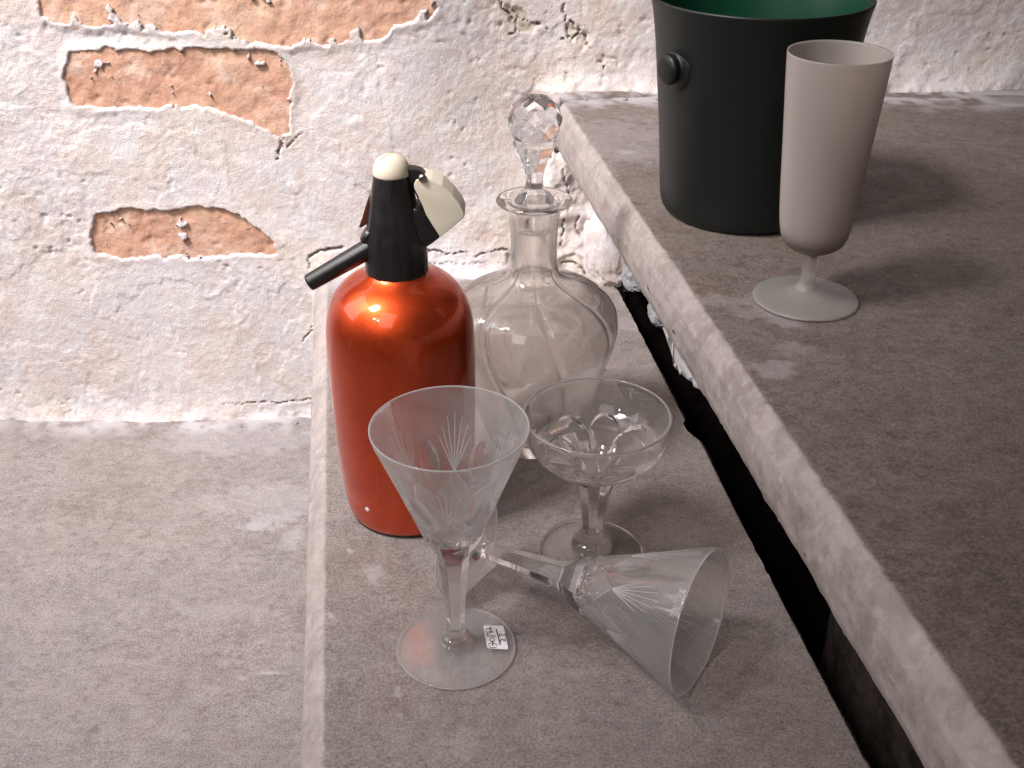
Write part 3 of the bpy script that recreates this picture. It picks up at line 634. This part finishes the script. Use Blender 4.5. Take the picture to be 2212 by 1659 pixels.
def wine_glass(root):
    ni = len(w_inner)+len(w_rim)
    allp = np.vstack([w_inner, w_rim, w_outer])
    def fn(r, z, T):
        r2, z2 = wfn_outer(r[ni:], z[ni:], T[ni:]); r = r.copy(); r[ni:] = r2; return r, z
    def at(r, z, T):
        e = wattr(r, z, T); e['etch_glare'][:ni] = 0; e['etch_glare'] = np.maximum(e['etch_glare'], .085*sstep(.085, .12, z)+.45*sstep(.1572, .1578, z)); e['thin'][:ni] = (.80*sstep(.106, .134, z)*sstep(.1575, .1560, z))[:ni]; return e  # bowl reflections and rim glint painted as pale haze beside the cuts
    a = lathe('bowl', allp, M_GW, root, NW, fn=fn, attrs=at, flip=True)
    b = lathe('stem', w_stem, M_GW, root, 256, fn=wfn_stem, attrs=zero, flip=True)
    c = lathe('foot', w_foot, M_GW, root, 192, attrs=zero, flip=True)
    return a, b, c
g1 = empty('wine_glass', 'upright cut crystal wine glass with a price sticker on its foot', 'wine glass', (-.0335, .5128, .0003), 'cut crystal wine glasses', rot=(0, 0, R(29)))
parts = wine_glass(g1)
F0 = np.array([-.0275, .5675, 0]); R0 = np.array([.1134, .4838, 0])
g2 = empty('wine_glass', 'cut crystal wine glass lying on its side with its mouth to the right', 'wine glass', (0, 0, 0), 'cut crystal wine glasses')
hd = (R0-F0)/np.linalg.norm(R0-F0); hd = Vector(hd); up = Vector((0, 0, 1)); tilt = math.atan2(.0430-.0360, .157)
ax = (hd*math.cos(tilt)+up*math.sin(tilt)).normalized(); side = up.cross(ax).normalized(); nup = ax.cross(side)
M4 = Matrix((side, nup, ax)).transposed().to_4x4() @ Matrix.Rotation(R(14), 4, 'Z')
base = Vector(F0)+nup*.0362+Vector((0, 0, .0002))
M4.translation = base; g2.matrix_world = M4
for p_ in parts:
    q = p_.copy(); C.objects.link(q); q.parent = g2

# price sticker with its inked strokes, on the foot of the standing glass
def c8(x, y): return ((1400+x/13.825)*.7373, (1800+y/13.825)*.7373)
def foot_z(X, Y):
    r = math.hypot(X+.0335, Y-.5128); return float(np.interp(r, [.0082, .0120, .0200, .0290, .0345, .0360], [.0074, .0060, .0040, .0028, .0021, .0013]))+.0003
def stick(x, y, lift):
    z = .0045
    for _ in range(4): q = on_z(*c8(x, y), z); z = foot_z(q[0], q[1])+lift
    return q
inv = (Matrix.Translation((-.0335, .5128, .0003)) @ Matrix.Rotation(R(29), 4, 'Z')).inverted()
corn = [(205, 450), (1035, 455), (1245, 1425), (385, 1375)]
def bil(u, v):
    a, b, c, d = [np.array(k, float) for k in corn]; return (a*(1-u)+b*u)*(1-v)+(d*(1-u)+c*u)*v
n = 12; bm = bmesh.new(); vt = {}
for i in range(n+1):
    for j in range(n+1):
        u, v = i/n, j/n
        # rounded corners
        cu, cv = min(max(u, .09), .91), min(max(v, .08), .92); du, dv = (u-cu)/.09, (v-cv)/.08; l = math.hypot(du, dv)
        if l > 1: u, v = cu+du/l*.09, cv+dv/l*.08
        vt[i, j] = bm.verts.new(inv @ Vector(stick(*bil(u, v), .00012)))
for i in range(n):
    for j in range(n): bm.faces.new((vt[i, j], vt[i, j+1], vt[i+1, j+1], vt[i+1, j]))
me = bpy.data.meshes.new('price_sticker'); bm.to_mesh(me); bm.free()
foot = parts[2]
stk = link('price_sticker', me, m_simple('sticker_paper', (.80, .77, .80), .6).m, foot)
strokes = [([(310,605),(360,585),(430,575),(500,572),(600,570)], 26), ([(500,500),(492,560),(490,610),(520,650),(560,690),(530,720)], 38),
 ([(320,690),(380,735),(450,762),(530,745),(570,700),(545,665)], 26), ([(430,690),(500,700),(580,712),(655,715)], 22),
 ([(390,770),(378,820),(395,880),(470,868),(560,865),(650,870),(700,885),(722,905)], 30), ([(390,790),(385,850),(410,885)], 42),
 ([(575,935),(500,960),(485,1030),(520,1090),(590,1120),(660,1080),(680,1020),(640,960),(580,935)], 30),
 ([(585,1070),(600,1150),(605,1275)], 48), ([(470,1275),(435,1230),(450,1190),(510,1160),(600,1158),(680,1185),(740,1212),(810,1220)], 28),
 ([(450,1310),(530,1340),(620,1355),(700,1345),(768,1310)], 28),
 ([(740,585),(755,680),(800,800),(840,950),(870,1100),(910,1240)], 46),
 ([(940,900),(890,880),(860,830),(880,795),(930,790),(970,830),(1000,860),(1030,820),(1070,805),(1110,850),(1135,905)], 28),
 ([(960,1110),(915,1090),(915,1040),(960,1005),(1020,1010),(1060,1070),(1100,1090),(1125,1040),(1100,985),(1080,965)], 32)]
bm = bmesh.new()
for pts, wd in strokes:
    p_ = smooth_curve(pts, 16, 2); t = np.gradient(p_, axis=0); t /= np.linalg.norm(t, axis=1)[:, None]+1e-9; nn_ = np.stack([-t[:, 1], t[:, 0]], 1)
    L_ = [bm.verts.new(inv @ Vector(stick(*(p+n2*wd*.5), .00030))) for p, n2 in zip(p_, nn_)]
    R_ = [bm.verts.new(inv @ Vector(stick(*(p-n2*wd*.5), .00030))) for p, n2 in zip(p_, nn_)]
    for k in range(len(L_)-1): bm.faces.new((L_[k], L_[k+1], R_[k+1], R_[k]))
me = bpy.data.meshes.new('ink_writing'); bm.to_mesh(me); bm.free()
ink = link('ink_writing', me, m_simple('ballpoint_ink', (.02, .012, .02), .5).m, foot)

# ------------------------------------------------------------------ coupe
M_GP = m_glass('pressed_glass', (.99, .975, .965), 1.5, .035)
coupe = empty('coupe_glass', 'wide panelled champagne coupe standing in front of the decanter', 'coupe glass', (.0535, .6062, .0002), rot=(0, 0, R(8)))
ci = [(0, .0600), (.0050, .0604), (.0085, .0645), (.0118, .0712), (.0175, .0768), (.0260, .0802), (.0345, .0838), (.0410, .0900), (.0435, .0990), (.0446, .1065)]
cr = [(.0447, .1074), (.0450, .1081), (.0457, .1085), (.0464, .1081), (.0468, .1073)]
co = [(.0462, .1060), (.0459, .0985), (.0443, .0900), (.0408, .0832), (.0352, .0786), (.0340, .0780), (.0334, .0756), (.0262, .0730), (.0195, .0712), (.0155, .0690), (.0138, .0640)]
ci = smooth_curve(ci, .0006, 2); co = smooth_curve(co, .0005, 1); nci = len(ci)+len(cr)
def cfn(r, z, T):
    r = r.copy(); z = z.copy()
    rep = 2*math.pi/8; a = (((T) % rep)-rep/2)/(rep/2)                 # -1..1 inside a panel
    ri, zi = r[:len(ci)], z[:len(ci)]; ai = a[:len(ci)]
    edge = .0372*(1-.42*np.abs(ai)**2.4)*sstep(1.02, .90, np.abs(ai))      # round-topped panels
    inn = sstep(.0005, -.0005, ri-edge)*sstep(.006, .014, ri)
    z[:len(ci)] = zi-inn*(.0022*(1-.5*np.abs(ai)**2)); r[:len(ci)] = ri+inn*.0017*(1-.5*np.abs(ai)**2)
    ro = r[nci:]; f = sstep(.021, .0145, ro); pf = polyr(T[nci:], 8, math.pi/8)
    r[nci:] = ro*(1-f+f*pf*1.03)
    return r, z
cb = lathe('bowl', np.vstack([ci, cr, co]), M_GP, coupe, 480, fn=cfn, flip=True, attrs=lambda r, z, T: {'thin': .85*sstep(.083, .090, z)*sstep(.1070, .1050, z), 'etch_glare': .22*sstep(.1076, .1082, z)+.03+0*r})  # pale rim glint and faint reflections painted as haze
def cstem(r, z, T):
    f = sstep(.0125, .016, z); pf = polyr(T, 8, math.pi/8); return r*(1-f+f*pf*1.03), z
lathe('stem', smooth_curve([(.0138, .0640), (.0120, .0560), (.0100, .0460), (.0083, .0340), (.0072, .0230), (.0070, .0170), (.0078, .0130)], .0006, 2), M_GP, coupe, 256, fn=cstem, flip=True)
lathe('foot', smooth_curve([(.0078, .0130), (.0120, .0110), (.0136, .0085), (.0130, .0062), (.0160, .0048), (.0240, .0034), (.0320, .0026), (.0345, .0018), (.0346, .0006), (.0330, 0), (.0200, .0014), (0, .0024)], .0006, 2), M_GP, coupe, 192, flip=True, attrs=lambda r, z, T: {'thin': .75*sstep(.0060, .0050, z)*sstep(.0335, .032, r)})

# ------------------------------------------------------------------ bucket
BX, BY = .1645, .774
m = Mat('frosted_dark_green_glass')
n_ = m.n
m.set(Base_Color=m.mix(m.attr('inner'), (.007, .010, .009), (.003, .052, .026)), Roughness=.42, Specular_IOR_Level=.5, Transmission_Weight=0.)
tr = n_.new('ShaderNodeBsdfTranslucent'); tr.inputs[0].default_value = (.0, .12, .05, 1)
mx = n_.new('ShaderNodeMixShader'); mx.inputs[0].default_value = .20; m.l.new(m.b.outputs[0], mx.inputs[1]); m.l.new(tr.outputs[0], mx.inputs[2]); m.l.new(mx.outputs[0], m.out.inputs['Surface'])
m.bump(m.noise(900, 2, .5), .12, .0002); M_BU = m.m
bucket = empty('ice_bucket', 'dark frosted green glass ice bucket with round side knobs on upper tread', 'ice bucket', (BX, BY, .1805))
bp = smooth_curve([(0, .0015), (.045, .0015), (.0520, 0), (.0560, .0030), (.0580, .010), (.0595, .030), (.0618, .060), (.0650, .090), (.0680, .120), (.0710, .1400), (.0727, .1460), (.0730, .1480), (.0722, .1488), (.0710, .1480), (.0690, .1400), (.0658, .120), (.0622, .090), (.0595, .059), (.0572, .030), (.0550, .012), (.0500, .0075), (0, .0070)], .0012, 2)
kin = int(np.argmax(bp[:, 1]))
lathe('bucket_body', bp, M_BU, bucket, 160, attrs=lambda r, z, T: {'inner': (np.arange(len(r)) > kin+2)[:, None]*np.ones_like(r)})
for ang in (209, 29):
    d = Vector((math.cos(R(ang)), math.sin(R(ang)), 0)); p0 = d*.0645+Vector((0, 0, .1085))
    kp = smooth_curve([(.0122, 0), (.0116, .0024), (.0080, .0040), (.0072, .0056), (.0080, .0072), (.0084, .0092), (.0078, .0115), (.0052, .0130), (0, .0134)], .0007, 3)
    o = lathe('knob', kp, M_BU, bucket, 64); q = d.to_track_quat('Z', 'Y'); o.matrix_local = Matrix.Translation(p0) @ q.to_matrix().to_4x4() @ Matrix.Diagonal((1.22, 1.22, .88, 1))

# ------------------------------------------------------------------ frosted goblet
m = Mat('frosted_white_glass')
m.set(Base_Color=m.mix(m.ramp(m.noise(40, 5, .6), [(.4, 0.), (.65, 1.)]), (.84, .76, .71), (.78, .69, .63)), Roughness=.50, IOR=1.45, Transmission_Weight=.72)
m.bump(m.noise(700, 2, .5), .10, .0002)
M_FR = m.m
mf = Mat('frosted_glass_solid_base'); mf.set(Base_Color=mf.mix(mf.attr('solid'), (.82, .74, .69), (.30, .20, .16)), Roughness=.40, IOR=1.45, Transmission_Weight=.72)
M_FB = mf.m
ff = Mat('frosted_foot_glass'); ff.set(Base_Color=(.92, .88, .84, 1), Roughness=.32, IOR=1.4, Transmission_Weight=.85); M_FF = ff.m
gob = empty('frosted_goblet', 'tall frosted white footed glass at the right edge in front of the bucket', 'goblet', (.1776, .6216, .1805))
gb = smooth_curve([(0, .0365), (.010, .0370), (.0165, .0400), (.0192, .047), (.0212, .065), (.0232, .095), (.0258, .130), (.0272, .1480), (.0278, .1484), (.0282, .1480), (.0270, .130), (.0244, .095), (.0224, .065), (.0205, .046), (.0178, .0375), (.0110, .0330), (.0052, .0310)], .0009, 2)
lathe('bowl', gb, M_FB, gob, 128, flip=True, attrs=lambda r, z, T: {'solid': .85*sstep(.050, .036, z)})
lathe('stem', smooth_curve([(.0052, .0310), (.0042, .0270), (.0040, .0200), (.0046, .0120), (.0070, .0080)], .0008, 2), M_FF, gob, 64, flip=True)
lathe('foot', smooth_curve([(.0070, .0080), (.0140, .0052), (.0240, .0032), (.0300, .0024), (.0318, .0014), (.0308, 0), (.0200, .0012), (0, .0020)], .0008, 2), M_FF, gob, 128, flip=True)

# crumbs lying on the treads
def crumb(name, x, y, z, s, mat, seed, label):
    q = on_z(x, y, z); o = lump(name, (q[0], q[1], z+s*.4), (s, s*.8, s*.5), mat, seed, sub=2, amp=.3); thing(o, label, 'crumb'); return o
crumb('mortar_crumb', 714, 1409, 0, .0013, M_MO, 2, 'tiny white mortar crumb beside the pale nosing at lower left')
crumb('dirt_crumb', 1307, 800, 0, .0010, M_DK, 3, 'tiny dark crumb right of the decanter on middle tread')

for k, (x, y, z, sz, lb) in enumerate([(520, 922, -.171, .0022, 'pale mortar crumb at the wall foot, farthest left of those on the lower tread'), (640, 915, -.171, .0025, 'pale mortar crumb at the wall foot just left of the middle tread nosing'),
      (1262, 196, .18, .0018, 'pale mortar crumb on the upper tread right behind the decanter stopper'), (1345, 199, .18, .0024, 'larger pale mortar crumb on the upper tread behind the bucket, by the crack')]):
    q = on_z(x, y, z); o = lump('mortar_crumb', (q[0], min(q[1], 1.05), z+sz*.4), (sz, sz*.8, sz*.5), M_MO, 3+k, sub=2, amp=.3)
    thing(o, lb, 'crumb')
